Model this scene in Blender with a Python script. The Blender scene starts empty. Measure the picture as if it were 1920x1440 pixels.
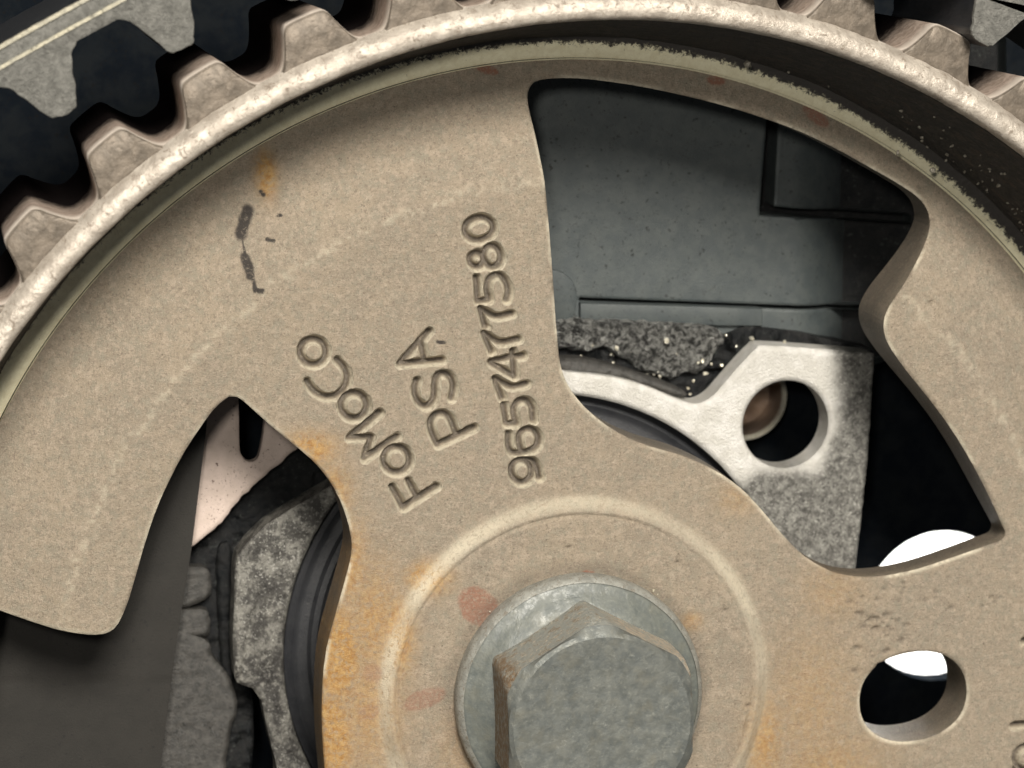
import bpy, bmesh, math
import numpy as np
from mathutils import Matrix, Vector

# ------------------------------------------------------------------ scale and measuring frame
U = 4.5e-5                     # metres per drawing unit (about one photo pixel)
F, DIST = 5500.0, 5295.0       # focal length in photo pixels, axial distance lens -> web face
VPX, VPY = -200.0, -300.0      # where the pulley axis direction vanishes in the photo
CX, CY = 1221.0, 1607.0        # pulley axis in the measuring plane
_n = np.array([VPX - 960, VPY - 720, F]); _n /= np.linalg.norm(_n)
_ex = np.array([1., 0, 0]) - _n * _n[0]; _ex /= np.linalg.norm(_ex)
_ey = np.cross(_n, _ex)

def at(pts, d=0.0):
    """photo pixels -> (x, z) in drawing units on the plane d units behind the web face"""
    p = np.atleast_2d(np.array(pts, float))
    r = np.c_[p[:, 0] - 960, p[:, 1] - 720, np.full(len(p), F)]
    X = r * ((DIST + d) / (r @ _n))[:, None]
    return np.c_[X @ _ex - CX, -(X @ _ey - CY)]

sc = bpy.context.scene
# ------------------------------------------------------------------ camera
cd = bpy.data.cameras.new('camera'); cam = bpy.data.objects.new('camera', cd)
sc.collection.objects.link(cam); sc.camera = cam
cd.sensor_width = 36; cd.lens = F / 1920 * 36
cd.clip_start = 0.01; cd.clip_end = 20
fw = Vector((_ex[2], _n[2], -_ey[2])); rt = Vector((_ex[0], _n[0], -_ey[0])); dn = Vector((_ex[1], _n[1], -_ey[1]))
M = Matrix((rt, -dn, -fw)).transposed().to_4x4()
M.translation = Vector((-CX * U, -DIST * U, CY * U))
cam.matrix_world = M
cd.dof.use_dof = True; cd.dof.focus_distance = (DIST + 10) * U * 1.02; cd.dof.aperture_fstop = 56

# ------------------------------------------------------------------ light and exposure
w = bpy.data.worlds.new('World'); sc.world = w; w.use_nodes = True
bg = w.node_tree.nodes['Background']
bg.inputs[0].default_value = (0.94, 0.97, 1.0, 1); bg.inputs[1].default_value = 0.07

def area(name, loc, target, size, power, color):
    l = bpy.data.lights.new(name, 'AREA'); l.shape = 'DISK'; l.size = size; l.energy = power; l.color = color
    o = bpy.data.objects.new(name, l); sc.collection.objects.link(o); o.location = loc
    o.rotation_euler = (Vector(target) - Vector(loc)).to_track_quat('-Z', 'Y').to_euler()
    return o
area('work_lamp', (-0.03, -0.80, 0.50), (0, 0, 0.02), 0.26, 15.0, (1.0, 0.945, 0.855))
area('camera_fill', (-0.075, -0.27, 0.095), (0.01, 0, 0.02), 0.016, 0.24, (1.0, 0.95, 0.86))  # fill added near the camera to brighten the shaded inner rim
area('sheet_fill', (0.12, 0.075, 0.06), (0.06, 0.14, 0.0), 0.05, 1.2, (1.0, 0.98, 0.95))  # added lamp behind the plate, lights the white sheet in place of daylight

sc.view_settings.view_transform = 'Standard'; sc.view_settings.look = 'None'
sc.view_settings.exposure = 0.0; sc.view_settings.gamma = 1.0
sc.render.engine = 'CYCLES'; sc.cycles.max_bounces = 4; sc.cycles.use_adaptive_sampling = True; sc.cycles.adaptive_threshold = .02

# ------------------------------------------------------------------ numeric helpers
def vnoise(x, z, s, seed=0):
    x = x / s + seed * 17.31; z = z / s + seed * 9.77
    xi = np.floor(x).astype(np.int64); zi = np.floor(z).astype(np.int64)
    fx = x - xi; fz = z - zi
    fx = fx * fx * (3 - 2 * fx); fz = fz * fz * (3 - 2 * fz)
    def h(a, b):
        v = (a * 374761393 + b * 668265263 + seed * 1274126177) & 0xffffffff
        v = ((v ^ (v >> 13)) * 1274126177) & 0xffffffff
        return ((v ^ (v >> 16)) & 0xffff) / 65535.0
    return (h(xi, zi) * (1 - fx) + h(xi + 1, zi) * fx) * (1 - fz) + (h(xi, zi + 1) * (1 - fx) + h(xi + 1, zi + 1) * fx) * fz

def fbm(x, z, s, oct=3, seed=0):
    v = 0; a = 1; t = 0
    for k in range(oct):
        v = v + a * vnoise(x, z, s / 2 ** k, seed + k); t += a; a *= .5
    return v / t - .5

def sm(a, b, x):
    t = np.clip((x - a) / (b - a), 0, 1); return t * t * (3 - 2 * t)

def smooth_poly(p, closed=True, n=6):
    """Catmull-Rom resampling"""
    p = np.asarray(p, float); N = len(p); out = []
    rng = range(N) if closed else range(N - 1)
    for i in rng:
        if closed: a, b, c, d = p[i - 1], p[i], p[(i + 1) % N], p[(i + 2) % N]
        else: a, b, c, d = p[max(i - 1, 0)], p[i], p[i + 1], p[min(i + 2, N - 1)]
        for t in np.arange(n) / n:
            out.append(.5 * (2 * b + (c - a) * t + (2 * a - 5 * b + 4 * c - d) * t * t + (3 * b - a - 3 * c + d) * t ** 3))
    if not closed: out.append(p[-1])
    return np.array(out)

def seg_dist(x, z, p, closed=False):
    d = np.full(x.shape, 1e9)
    N = len(p)
    for i in range(N if closed else N - 1):
        a = p[i]; b = p[(i + 1) % N]; e = b - a; L = e @ e + 1e-12
        t = np.clip(((x - a[0]) * e[0] + (z - a[1]) * e[1]) / L, 0, 1)
        d = np.minimum(d, (x - a[0] - t * e[0]) ** 2 + (z - a[1] - t * e[1]) ** 2)
    return np.sqrt(d)

def poly_sdf(p, margin=60):
    p = np.asarray(p, float); lo = p.min(0) - margin; hi = p.max(0) + margin
    def f(x, z):
        out = np.full(x.shape, float(margin))
        m = (x > lo[0]) & (x < hi[0]) & (z > lo[1]) & (z < hi[1])
        xs = x[m]; zs = z[m]
        if len(xs):
            d = seg_dist(xs, zs, p, True); ins = np.zeros(xs.shape, bool); N = len(p)
            for i in range(N):
                a = p[i]; b = p[(i + 1) % N]
                c = (a[1] > zs) != (b[1] > zs)
                with np.errstate(divide='ignore', invalid='ignore'):
                    ins ^= c & (xs < (b[0] - a[0]) * (zs - a[1]) / (b[1] - a[1] + 1e-15) + a[0])
            out[m] = np.where(ins, -d, d)
        return out
    return f

def stroke_dist(x, z, p, reach=40):
    p = np.asarray(p, float); lo = p.min(0) - reach; hi = p.max(0) + reach
    out = np.full(x.shape, 1e3)
    m = (x > lo[0]) & (x < hi[0]) & (z > lo[1]) & (z < hi[1])
    if m.any(): out[m] = seg_dist(x[m], z[m], p)
    return out

# ------------------------------------------------------------------ object helpers
def link(name, me, mat, parent=None):
    o = bpy.data.objects.new(name, me); sc.collection.objects.link(o); o.parent = parent
    if mat and not me.materials: me.materials.append(mat)
    return o

def tag(o, label=None, cat=None, group=None, kind=None):
    if label: o['label'] = label
    if cat: o['category'] = cat
    if group: o['group'] = group
    if kind: o['kind'] = kind
    return o

def thing(name, label, cat, group=None):
    o = bpy.data.objects.new(name, None); sc.collection.objects.link(o); o.empty_display_size = .01
    return tag(o, label, cat, group)

def mesh_np(name, V, Q, sharp=35):
    me = bpy.data.meshes.new(name)
    V = np.asarray(V, np.float32); nq = len(Q); Q = np.asarray(Q, np.int32)
    me.vertices.add(len(V)); me.vertices.foreach_set('co', V.ravel())
    me.loops.add(Q.size); me.loops.foreach_set('vertex_index', Q.ravel())
    me.polygons.add(nq); me.polygons.foreach_set('loop_start', np.arange(0, Q.size, Q.shape[1], dtype=np.int32))
    me.polygons.foreach_set('use_smooth', np.ones(nq, bool))
    me.update(calc_edges=True); me.validate()
    if sharp: me.set_sharp_from_angle(angle=math.radians(sharp))
    return me

def relief(name, sdf, xs, zs, d0, height, thick, mat, parent=None, colour=None, sharp=50, wear=None):
    """sheet with outline sdf<0 on a grid; front surface raised by height(x,z,sdf), side walls of given thickness"""
    xs = np.asarray(xs); zs = np.asarray(zs)
    X, Z = np.meshgrid(xs, zs); nx = len(xs); nz = len(zs)
    S = sdf(X, Z)
    cc = (S[:-1, :-1] + S[1:, :-1] + S[:-1, 1:] + S[1:, 1:]) / 4 < 0
    idx = np.arange(nx * nz).reshape(nz, nx)
    quads = np.stack([idx[:-1, :-1][cc], idx[:-1, 1:][cc], idx[1:, 1:][cc], idx[1:, :-1][cc]], 1)
    e = np.concatenate([quads[:, [0, 1]], quads[:, [1, 2]], quads[:, [2, 3]], quads[:, [3, 0]]])
    key = e[:, 0].astype(np.int64) * (nx * nz) + e[:, 1]; rkey = e[:, 1].astype(np.int64) * (nx * nz) + e[:, 0]
    be = e[~np.isin(key, rkey)]
    used = np.unique(quads); remap = np.full(nx * nz, -1); remap[used] = np.arange(len(used))
    x = X.ravel()[used].copy(); z = Z.ravel()[used].copy(); quads = remap[quads]; be = remap[be]
    b = np.unique(be)
    bx = x[b]; bz = z[b]
    for _ in range(3):
        s = sdf(bx, bz); h = .6
        gx = (sdf(bx + h, bz) - sdf(bx - h, bz)) / (2 * h); gz = (sdf(bx, bz + h) - sdf(bx, bz - h)) / (2 * h)
        g = np.sqrt(gx * gx + gz * gz) + 1e-6; st = np.clip(s, -16, 16)
        bx = bx - st * gx / g; bz = bz - st * gz / g
    x[b] = bx; z[b] = bz
    s = sdf(x, z); hh = height(x, z, s)
    V = np.c_[x, d0 - hh, z]
    n = len(V); m = len(b); bm = np.full(n, -1); bm[b] = np.arange(m)
    fr = V[b]; rows = [fr.copy()]
    th = thick(fr[:, 0], fr[:, 2]) if callable(thick) else thick
    mid = fr.copy(); mid[:, 1] = d0 + th * .5; rows.append(mid)
    bk = fr.copy(); bk[:, 1] = d0 + th; rows.append(bk)
    allV = np.concatenate([V] + rows)
    wq = []
    a = bm[be[:, 0]]; c = bm[be[:, 1]]
    for k in range(2):
        o0 = n + k * m; o1 = n + (k + 1) * m
        wq.append(np.stack([o0 + c, o0 + a, o1 + a, o1 + c], 1))
    Q = np.concatenate([quads] + wq)
    me = mesh_np(name, allV * U, Q, sharp)
    if colour:
        col = np.zeros((len(allV), 4), np.float32); col[:, 3] = 1
        cv = colour(x, z, s); col[:n, :3] = cv
        for k in range(3):
            col[n + k * m:n + (k + 1) * m, :3] = cv[b]
            if wear: col[n + k * m:n + (k + 1) * m, 1] = .62 if k else .2      # shade of the side walls, painted in as a darker tint
        if wear:
            wc = np.zeros((len(allV), 4), np.float32); wc[:, 3] = 1; wc[:n, 0] = wear(x, z, s)
            a2 = me.color_attributes.new('wear', 'FLOAT_COLOR', 'POINT'); a2.data.foreach_set('color', wc.ravel())
        at_ = me.color_attributes.new('stain_shade', 'FLOAT_COLOR', 'POINT'); at_.data.foreach_set('color', col.ravel())
    return link(name, me, mat, parent)

def revolve(name, prof, mat, parent=None, seg=360, centre=(0, 0), wob=None, sharp=30, a0=0, a1=360):
    prof = np.asarray(prof, float); full = abs(a1 - a0) >= 360
    A = np.radians(np.linspace(a0, a1, seg, endpoint=not full)); n = len(prof)
    R = prof[None, :, 0] + 0 * A[:, None]; Dp = prof[None, :, 1] + 0 * A[:, None]
    if wob:
        dr, dd = wob(R, A[:, None] + 0 * R, Dp); R = R + dr; Dp = Dp + dd
    V = np.stack([centre[0] + R * np.cos(A)[:, None], Dp, centre[1] + R * np.sin(A)[:, None]], 2).reshape(-1, 3)
    i = np.arange(seg if full else seg - 1)[:, None]; j = np.arange(n - 1)[None, :]
    i2 = (i + 1) % seg
    Q = np.stack([i * n + j, i * n + j + 1, i2 * n + j + 1, i2 * n + j], 2).reshape(-1, 4)
    return link(name, mesh_np(name, V * U, Q, sharp), mat, parent)

def prism(name, poly, d0, d1, mat, parent=None, bevel=3.0):
    bm = bmesh.new(); poly = np.asarray(poly, float)
    fv = [bm.verts.new((p[0] * U, d0 * U, p[1] * U)) for p in poly]
    bv = [bm.verts.new((p[0] * U, d1 * U, p[1] * U)) for p in poly]
    f = bm.faces.new(fv); bm.faces.new(bv[::-1]); N = len(poly)
    for i in range(N): bm.faces.new((fv[i], bv[i], bv[(i + 1) % N], fv[(i + 1) % N]))
    bmesh.ops.recalc_face_normals(bm, faces=bm.faces)
    if bevel:
        bmesh.ops.bevel(bm, geom=list(f.edges), offset=bevel * U, segments=2, affect='EDGES', profile=.6)
    me = bpy.data.meshes.new(name); bm.to_mesh(me); bm.free()
    me.polygons.foreach_set('use_smooth', np.ones(len(me.polygons), bool)); me.set_sharp_from_angle(angle=math.radians(32))
    return link(name, me, mat, parent)

def rng(lo, hi, step, fine=None, fstep=None):
    parts = []; x = lo
    while x < hi:
        parts.append(x)
        x += fstep if fine and fine[0] <= x < fine[1] else step
    return np.array(parts + [hi])

# ------------------------------------------------------------------ materials
class MT:
    def __init__(s, name):
        s.m = bpy.data.materials.new(name); s.m.use_nodes = True; s.t = s.m.node_tree
        s.b = s.t.nodes['Principled BSDF']
        tc = s.t.nodes.new('ShaderNodeTexCoord'); vm = s.t.nodes.new('ShaderNodeVectorMath'); vm.operation = 'SCALE'
        s.t.links.new(tc.outputs['Object'], vm.inputs[0]); vm.inputs['Scale'].default_value = .01 / U
        s.co = vm.outputs[0]                                   # 1 = 100 drawing units
    def set(s, **k):
        for a, v in k.items():
            i = s.b.inputs[a.replace('_', ' ')]
            if hasattr(v, 'is_linked') or hasattr(v, 'links'): s.t.links.new(v, i)
            else: i.default_value = v
        return s
    def noise(s, scale, detail=4, rough=.6, dist=0, lo=None, hi=None):
        n = s.t.nodes.new('ShaderNodeTexNoise'); n.inputs['Scale'].default_value = scale; n.inputs['Detail'].default_value = detail
        n.inputs['Roughness'].default_value = rough; n.inputs['Distortion'].default_value = dist
        s.t.links.new(s.co, n.inputs['Vector'])
        return s.ramp(n.outputs[0], lo, hi) if lo is not None else n.outputs[0]
    def voro(s, scale, lo, hi, rnd=1.0):
        n = s.t.nodes.new('ShaderNodeTexVoronoi'); n.inputs['Scale'].default_value = scale; n.inputs['Randomness'].default_value = rnd
        s.t.links.new(s.co, n.inputs['Vector'])
        return s.ramp(n.outputs['Distance'], lo, hi)
    def ramp(s, f, lo, hi):
        n = s.t.nodes.new('ShaderNodeMapRange'); n.interpolation_type = 'SMOOTHSTEP'
        n.inputs['From Min'].default_value = lo; n.inputs['From Max'].default_value = hi
        s.t.links.new(f, n.inputs['Value']); return n.outputs[0]
    def math(s, op, a, b):
        n = s.t.nodes.new('ShaderNodeMath'); n.operation = op
        for v, i in ((a, n.inputs[0]), (b, n.inputs[1])):
            if hasattr(v, 'links'): s.t.links.new(v, i)
            else: i.default_value = v
        n.use_clamp = True; return n.outputs[0]
    def mix(s, f, a, b, mode='MIX'):
        n = s.t.nodes.new('ShaderNodeMix'); n.data_type = 'RGBA'; n.blend_type = mode
        for v, i in ((f, n.inputs[0]), (a, n.inputs[6]), (b, n.inputs[7])):
            if hasattr(v, 'links'): s.t.links.new(v, i)
            elif isinstance(v, (int, float)): i.default_value = v
            else: i.default_value = (*v, 1)
        return n.outputs[2]
    def attr(s, name):
        n = s.t.nodes.new('ShaderNodeAttribute'); n.attribute_name = name
        q = s.t.nodes.new('ShaderNodeSeparateColor'); s.t.links.new(n.outputs['Color'], q.inputs[0])
        return q.outputs
    def bump(s, h, dist, strength=1.0, normal=None):
        n = s.t.nodes.new('ShaderNodeBump'); n.inputs['Distance'].default_value = dist * U; n.inputs['Strength'].default_value = strength
        s.t.links.new(h, n.inputs['Height'])
        if normal: s.t.links.new(normal, n.inputs['Normal'])
        s.t.links.new(n.outputs[0], s.b.inputs['Normal']); return n.outputs[0]

# sintered steel of the wheel
t = MT('sintered_steel'); A_ = t.attr('stain_shade')
c = t.mix(t.noise(.45, 3, .6, .3, .38, .62), (0.296, 0.246, 0.181), (0.265, 0.222, 0.167))
c = t.mix(t.math('MULTIPLY', t.noise(1.8, 3, .6, .2, .42, .62), .6), c, (0.331, 0.269, 0.196))
c = t.mix(t.math('MULTIPLY', t.noise(4.2, 4, .7, .25, .46, .62), .55), c, (0.243, 0.225, 0.173))
c = t.mix(t.math('MULTIPLY', t.noise(7, 4, .75, .2, .48, .62), .60), c, (0.402, 0.327, 0.249))
c = t.mix(t.math('MULTIPLY', t.noise(12, 4, .75, .2, .50, .64), .60), c, (0.199, 0.157, 0.117))
c = t.mix(t.math('MULTIPLY', t.noise(24, 3, .75, .2, .52, .66), .50), c, (0.167, 0.133, 0.097))
c = t.mix(t.math('MULTIPLY', t.noise(33, 3, .7, .1, .54, .68), .50), c, (0.477, 0.413, 0.327))
sp = t.math('MULTIPLY', t.voro(7, .16, .05), t.noise(3.1, 2, .5, 0, .5, .62))
c = t.mix(t.math('MULTIPLY', sp, .8), c, (.11, .085, .06))
rn = t.noise(8, 6, .8, .7, .36, .64)
rf = t.math('MULTIPLY', t.math('MULTIPLY', A_[0], 1.6), t.math('ADD', rn, .40))
rc = t.mix(t.noise(9, 5, .7, .3, .35, .65), (.33, .165, .045), (.47, .30, .12))
c = t.mix(rf, c, rc)
W_ = t.attr('wear')
c = t.mix(t.math('MULTIPLY', W_[0], t.math('ADD', t.noise(12, 5, .7, .4, .35, .6), .35)), c, (.74, .67, .52))
c = t.mix(t.math('MULTIPLY', A_[2], t.math('ADD', t.noise(15, 5, .75, .2, .35, .62), .30)), c, (.27, .125, .08))
c = t.mix(t.math('MULTIPLY', A_[1], t.math('ADD', t.noise(14, 4, .7, .5, .3, .55), .35)), c, (.04, .033, .028))
t.set(Base_Color=c, Roughness=.5, Metallic=0.0); t.b.inputs['Specular IOR Level'].default_value = .5
t.bump(t.mix(.45, t.noise(15, 6, .75, .4), t.noise(40, 4, .75)), 7, .8)
M_WEB = t.m

def metal(name, c1, c2, dirt, scale=4, rough=.4, met=.6, bump=2.0, dlo=.55, dhi=.7, bs=20):
    t = MT(name)
    c = t.mix(t.noise(scale, 5, .65, .3, .35, .65), c1, c2)
    d = t.noise(scale * 2.3, 6, .75, .8, dlo, dhi)
    c = t.mix(d, c, dirt)
    r = t.mix(d, (rough,) * 3, (.85,) * 3)
    t.set(Base_Color=c, Roughness=r, Metallic=t.math('MULTIPLY', t.math('SUBTRACT', 1.0, d), met))
    t.bump(t.mix(.5, t.noise(bs, 5, .7), t.noise(scale * 2, 4, .6)), bump, .6)
    return t.m
M_BEAD = metal('worn_rim_steel', (.54, .485, .415), (.36, .315, .265), (.19, .155, .12), 3.2, .42, .3, 7, .515, .67, 12)
t = MT('tooth_steel')
c = t.mix(t.noise(4, 5, .65, .3, .35, .65), (.105, .086, .066), (.18, .148, .115))
c = t.mix(t.noise(9, 6, .75, .8, .55, .7), c, (.065, .05, .038))
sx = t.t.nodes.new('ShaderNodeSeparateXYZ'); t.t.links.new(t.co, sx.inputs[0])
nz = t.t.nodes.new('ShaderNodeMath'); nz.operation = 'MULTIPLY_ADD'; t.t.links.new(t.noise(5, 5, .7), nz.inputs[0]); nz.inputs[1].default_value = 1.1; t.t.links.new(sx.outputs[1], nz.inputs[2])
belt_shade = t.ramp(nz.outputs[0], -1.75, -.15)                      # shade under the belt, painted in behind the pale front margin
c = t.mix(belt_shade, c, (.010, .008, .008))
edge = t.ramp(sx.outputs[1], -2.675, -2.60)
lip = t.ramp(sx.outputs[1], -2.55, -2.15)
c = t.mix(t.math('MULTIPLY', edge, t.math('SUBTRACT', 1.0, belt_shade)), c, t.mix(lip, (.84, .74, .64), t.mix(t.noise(7, 5, .7, .3, .38, .62), (.40, .31, .25), (.62, .50, .42))))
t.set(Base_Color=c, Roughness=t.mix(belt_shade, (.52,) * 3, (.8,) * 3), Metallic=t.math('MULTIPLY', t.math('SUBTRACT', 1.0, belt_shade), .35))
t.bump(t.noise(7, 5, .65, .2), 4, .45); t.t.links.new(t.math('MULTIPLY', t.math('SUBTRACT', 1.0, belt_shade), .5), t.b.inputs['Specular IOR Level']); M_TOOTH = t.m
t = MT('pale_machined_ring')
sx = t.t.nodes.new('ShaderNodeSeparateXYZ'); t.t.links.new(t.co, sx.inputs[0])
cb = t.t.nodes.new('ShaderNodeCombineXYZ'); t.t.links.new(sx.outputs[0], cb.inputs[0]); t.t.links.new(sx.outputs[2], cb.inputs[1])
ln = t.t.nodes.new('ShaderNodeVectorMath'); ln.operation = 'LENGTH'; t.t.links.new(cb.outputs[0], ln.inputs[0])
def madd(a, k, b):
    n = t.t.nodes.new('ShaderNodeMath'); n.operation = 'MULTIPLY_ADD'
    for v, i_ in ((a, 0), (k, 1), (b, 2)):
        if hasattr(v, 'links'): t.t.links.new(v, n.inputs[i_])
        else: n.inputs[i_].default_value = v
    return n.outputs[0]
rr_ = madd(sx.outputs[0], .014, ln.outputs['Value'])            # soot creeps further in on one side
rr_ = madd(t.noise(9, 6, .8, .5), .55, rr_)
soot = t.ramp(rr_, 12.58, 12.66)
c = t.mix(t.noise(6, 5, .7, .3, .35, .65), (.90, .84, .60), (.80, .73, .50))
c = t.mix(t.noise(15, 6, .75, .4, .63, .72), c, (.22, .17, .09))
c = t.mix(soot, c, (.035, .03, .025))
t.set(Base_Color=c, Roughness=.5); t.bump(t.noise(14, 6, .7), 4, .5); M_CREAM = t.m
t = MT('sooty_grime')
c = t.mix(t.noise(5, 6, .75, .6, .4, .7), (.025, .021, .018), (.07, .06, .05))
c = t.mix(t.math('MULTIPLY', t.noise(3, 5, .7, .4, .5, .68), .8), c, (.085, .062, .042))
c = t.mix(t.math('MULTIPLY', t.noise(26, 4, .7, .2, .60, .70), .7), c, (.30, .27, .20))
t.set(Base_Color=c, Roughness=.8); t.bump(t.noise(9, 6, .75, .4), 16, 1.0); M_SOOT = t.m
t = MT('zinc_plated_bolt')
c = t.mix(t.noise(5, 5, .65, .2, .35, .65), (.118, .128, .122), (.155, .162, .147))
c = t.mix(t.math('MULTIPLY', t.noise(12, 5, .7, .2, .52, .70), .6), c, (.215, .22, .195))
c = t.mix(t.math('MULTIPLY', t.noise(2.2, 4, .6, .2, .5, .68), .5), c, (.16, .155, .125))
c = t.mix(t.math('MULTIPLY', t.noise(30, 4, .7, .2, .6, .72), .6), c, (.17, .155, .12))
scf = t.noise(6, 5, .75, .3, .60, .72)
c = t.mix(t.math('MULTIPLY', scf, .45), c, (.34, .345, .315))
t.set(Base_Color=c, Roughness=t.mix(t.noise(4, 4, .6, .2, .4, .6), (.38,) * 3, (.62,) * 3), Metallic=.3); t.bump(t.noise(5, 6, .65, .1), 5, .4); M_BOLT = t.m
t = MT('crusted_zinc')
c = t.mix(t.noise(5, 6, .75, .4, .38, .66), (.40, .41, .375), (.54, .53, .46))
c = t.mix(t.math('MULTIPLY', t.noise(5, 5, .75, .5, .50, .62), .75), c, (.30, .22, .14))
c = t.mix(t.math('MULTIPLY', t.noise(10, 5, .75, .5, .54, .64), .9), c, (.70, .63, .50))
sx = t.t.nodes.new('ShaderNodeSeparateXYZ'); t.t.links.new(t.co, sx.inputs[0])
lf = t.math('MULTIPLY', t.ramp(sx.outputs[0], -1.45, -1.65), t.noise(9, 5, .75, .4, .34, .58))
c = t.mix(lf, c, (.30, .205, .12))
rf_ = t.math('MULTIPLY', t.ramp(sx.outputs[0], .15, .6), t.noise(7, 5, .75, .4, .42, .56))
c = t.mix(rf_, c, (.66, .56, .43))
t.set(Base_Color=c, Roughness=.7, Metallic=.1); t.bump(t.noise(12, 6, .75, .4), 16, 1.0); M_CRUST = t.m
M_FLANGE = M_BOLT.copy(); M_FLANGE.name = 'zinc_flange'; M_FLANGE.node_tree.nodes['Principled BSDF'].inputs['Metallic'].default_value = .05
for n_ in M_FLANGE.node_tree.nodes:
    if n_.type == 'MIX':
        for k_ in (6, 7):
            if not n_.inputs[k_].is_linked: n_.inputs[k_].default_value = [v_ * f_ for v_, f_ in zip(n_.inputs[k_].default_value, (.92, .94, .93, 1))]
M_BOLTEDGE = metal('polished_flange_edge', (.36, .36, .325), (.25, .25, .225), (.16, .14, .11), 6, .4, .3, 4, .5, .66)
t = MT('cast_aluminium')
A2 = t.attr('stain_shade')
c = t.mix(t.noise(3, 5, .6, .2, .4, .65), (.62, .60, .55), (.74, .72, .68))
g = t.mix(t.noise(3.2, 5, .7, .3, .42, .58), (.055, .052, .047), (.24, .232, .205))
gf = t.mix(t.noise(5, 5, .75, .2, .40, .60), (.115, .11, .10), (.26, .255, .23))
g = t.mix(A2[2], gf, g)
g = t.mix(t.math('MULTIPLY', t.noise(15, 5, .75, .3, .52, .62), .85), g, (.045, .042, .038))
g = t.mix(t.math('MULTIPLY', t.noise(19, 4, .7, .2, .56, .66), .8), g, (.52, .51, .465))
c = t.mix(A2[0], c, g)
c = t.mix(t.math('MULTIPLY', A2[1], t.math('ADD', t.noise(9, 5, .7, .6, .35, .55), .1)), c, (.025, .023, .022))
t.set(Base_Color=c, Roughness=.48, Metallic=.25)
t.bump(t.mix(A2[0], t.noise(30, 3, .6), t.noise(14, 5, .75, .5)), 9, .6); M_ALU = t.m
t = MT('rough_grey_casting')
c = t.mix(t.noise(7, 5, .75, .6, .40, .62), (.06, .06, .058), (.44, .44, .415))
t.set(Base_Color=c, Roughness=.32, Metallic=.5); t.bump(t.noise(6, 6, .7, .6), 34, 1.0); M_ROUGH = t.m
def plain(name, c1, c2, spot, rough, scale=3, slo=.15, shi=.05, bump=2, spec=.5):
    t = MT(name); c = t.mix(t.noise(scale, 5, .65, .3, .35, .65), c1, c2)
    s_ = t.math('MAXIMUM', t.noise(9, 4, .65, .2, .635, .67), t.math('MULTIPLY', t.noise(24, 3, .7, .3, .60, .66), t.noise(2.5, 3, .6, 0, .45, .6)))
    c = t.mix(s_, c, spot); t.set(Base_Color=c, Roughness=rough); t.b.inputs['Specular IOR Level'].default_value = spec
    t.bump(t.noise(25, 5, .7), bump, .5); return t.m
M_COVER = plain('dark_green_grey_paint', (.048, .058, .060), (.064, .074, .073), (.012, .014, .014), .55)
M_PANEL = plain('matt_black_plastic', (.027, .0255, .023), (.031, .029, .026), (.022, .021, .02), .7, 1.5, spec=.2)
M_CASTD = plain('dull_grey_casting', (.040, .039, .036), (.070, .066, .060), (.010, .010, .009), .45, 7, .24, .08, 7)
M_BLACK = plain('oily_black_metal', (.006, .007, .008), (.014, .014, .014), (.05, .055, .05), .45, 5, .2, .05, 10, spec=.22)
M_RUBBER = plain('black_rubber', (.020, .021, .024), (.028, .029, .032), (.04, .04, .04), .42, 3)
M_BACK = plain('back_plate_paint', (.006, .008, .011), (.011, .013, .015), (.01, .01, .01), .9, 2, spec=.0)
M_PINK = plain('pinkish_bracket_primer', (.54, .44, .38), (.60, .49, .43), (.10, .055, .04), .6, 4, .26, .10, 4)
M_SLEEVE = metal('steel_sleeve', (.40, .31, .25), (.33, .25, .19), (.30, .20, .14), 5, .35, .6, 2)
M_WHITE = plain('white_sheet', (.85, .85, .83), (.82, .82, .80), (.8, .8, .78), .8)
t = MT('belt_rubber')
c = t.mix(t.noise(6, 6, .75, .6, .35, .68), (.13, .128, .115), (.235, .23, .208))
c = t.mix(t.math('MULTIPLY', t.noise(20, 5, .75, .6, .58, .7), .7), c, (.10, .095, .08))
t.set(Base_Color=c, Roughness=.6); t.bump(t.noise(14, 6, .75, .6), 9, .8); M_BELT = t.m
M_CORD = metal('frayed_belt_cord', (.52, .48, .36), (.36, .34, .27), (.14, .13, .10), 6, .6, .0, 8, .52, .66)
M_DUST = metal('grey_swarf', (.34, .31, .25), (.22, .20, .16), (.10, .08, .06), 20, .5, .2, 2)
M_CHIP = metal('bright_swarf', (.75, .72, .62), (.6, .55, .42), (.4, .32, .16), 20, .3, .5, 2)

# ================================================================== the toothed wheel
pulley = thing('timing_pulley', 'tan toothed camshaft pulley with stamped lettering and windows between its arms', 'pulley')

# one window outline traced clockwise, the other two turned by 120 degrees
winA = at([(1003, 200), (1008, 172), (1030, 156), (1100, 153), (1200, 165), (1300, 185), (1400, 211), (1500, 245), (1580, 281), (1660, 325),
           (1715, 357), (1745, 378), (1762, 402), (1764, 432), (1746, 470), (1716, 512), (1684, 552), (1664, 584), (1658, 612), (1666, 644),
           (1695, 688), (1735, 738), (1780, 798), (1822, 866), (1856, 932), (1880, 984), (1886, 1000), (1878, 1014), (1850, 1024), (1790, 1045),
           (1720, 1068), (1660, 1080), (1610, 1082), (1560, 1072), (1510, 1044), (1470, 1005), (1430, 958), (1390, 916), (1340, 882), (1280, 855),
           (1215, 836), (1160, 812), (1110, 776), (1074, 736), (1054, 694), (1046, 640), (1040, 560), (1032, 450), (1022, 340), (1012, 260)])
def rot(p, a):
    a = math.radians(a); return np.c_[p[:, 0] * math.cos(a) - p[:, 1] * math.sin(a), p[:, 0] * math.sin(a) + p[:, 1] * math.cos(a)]
winA = smooth_poly(winA, n=3)
winB = at([(430, 744), (398, 772), (345, 850), (300, 940), (272, 1020), (252, 1090), (236, 1140), (214, 1180), (180, 1191), (130, 1186),
           (60, 1172), (0, 1157)])
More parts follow.
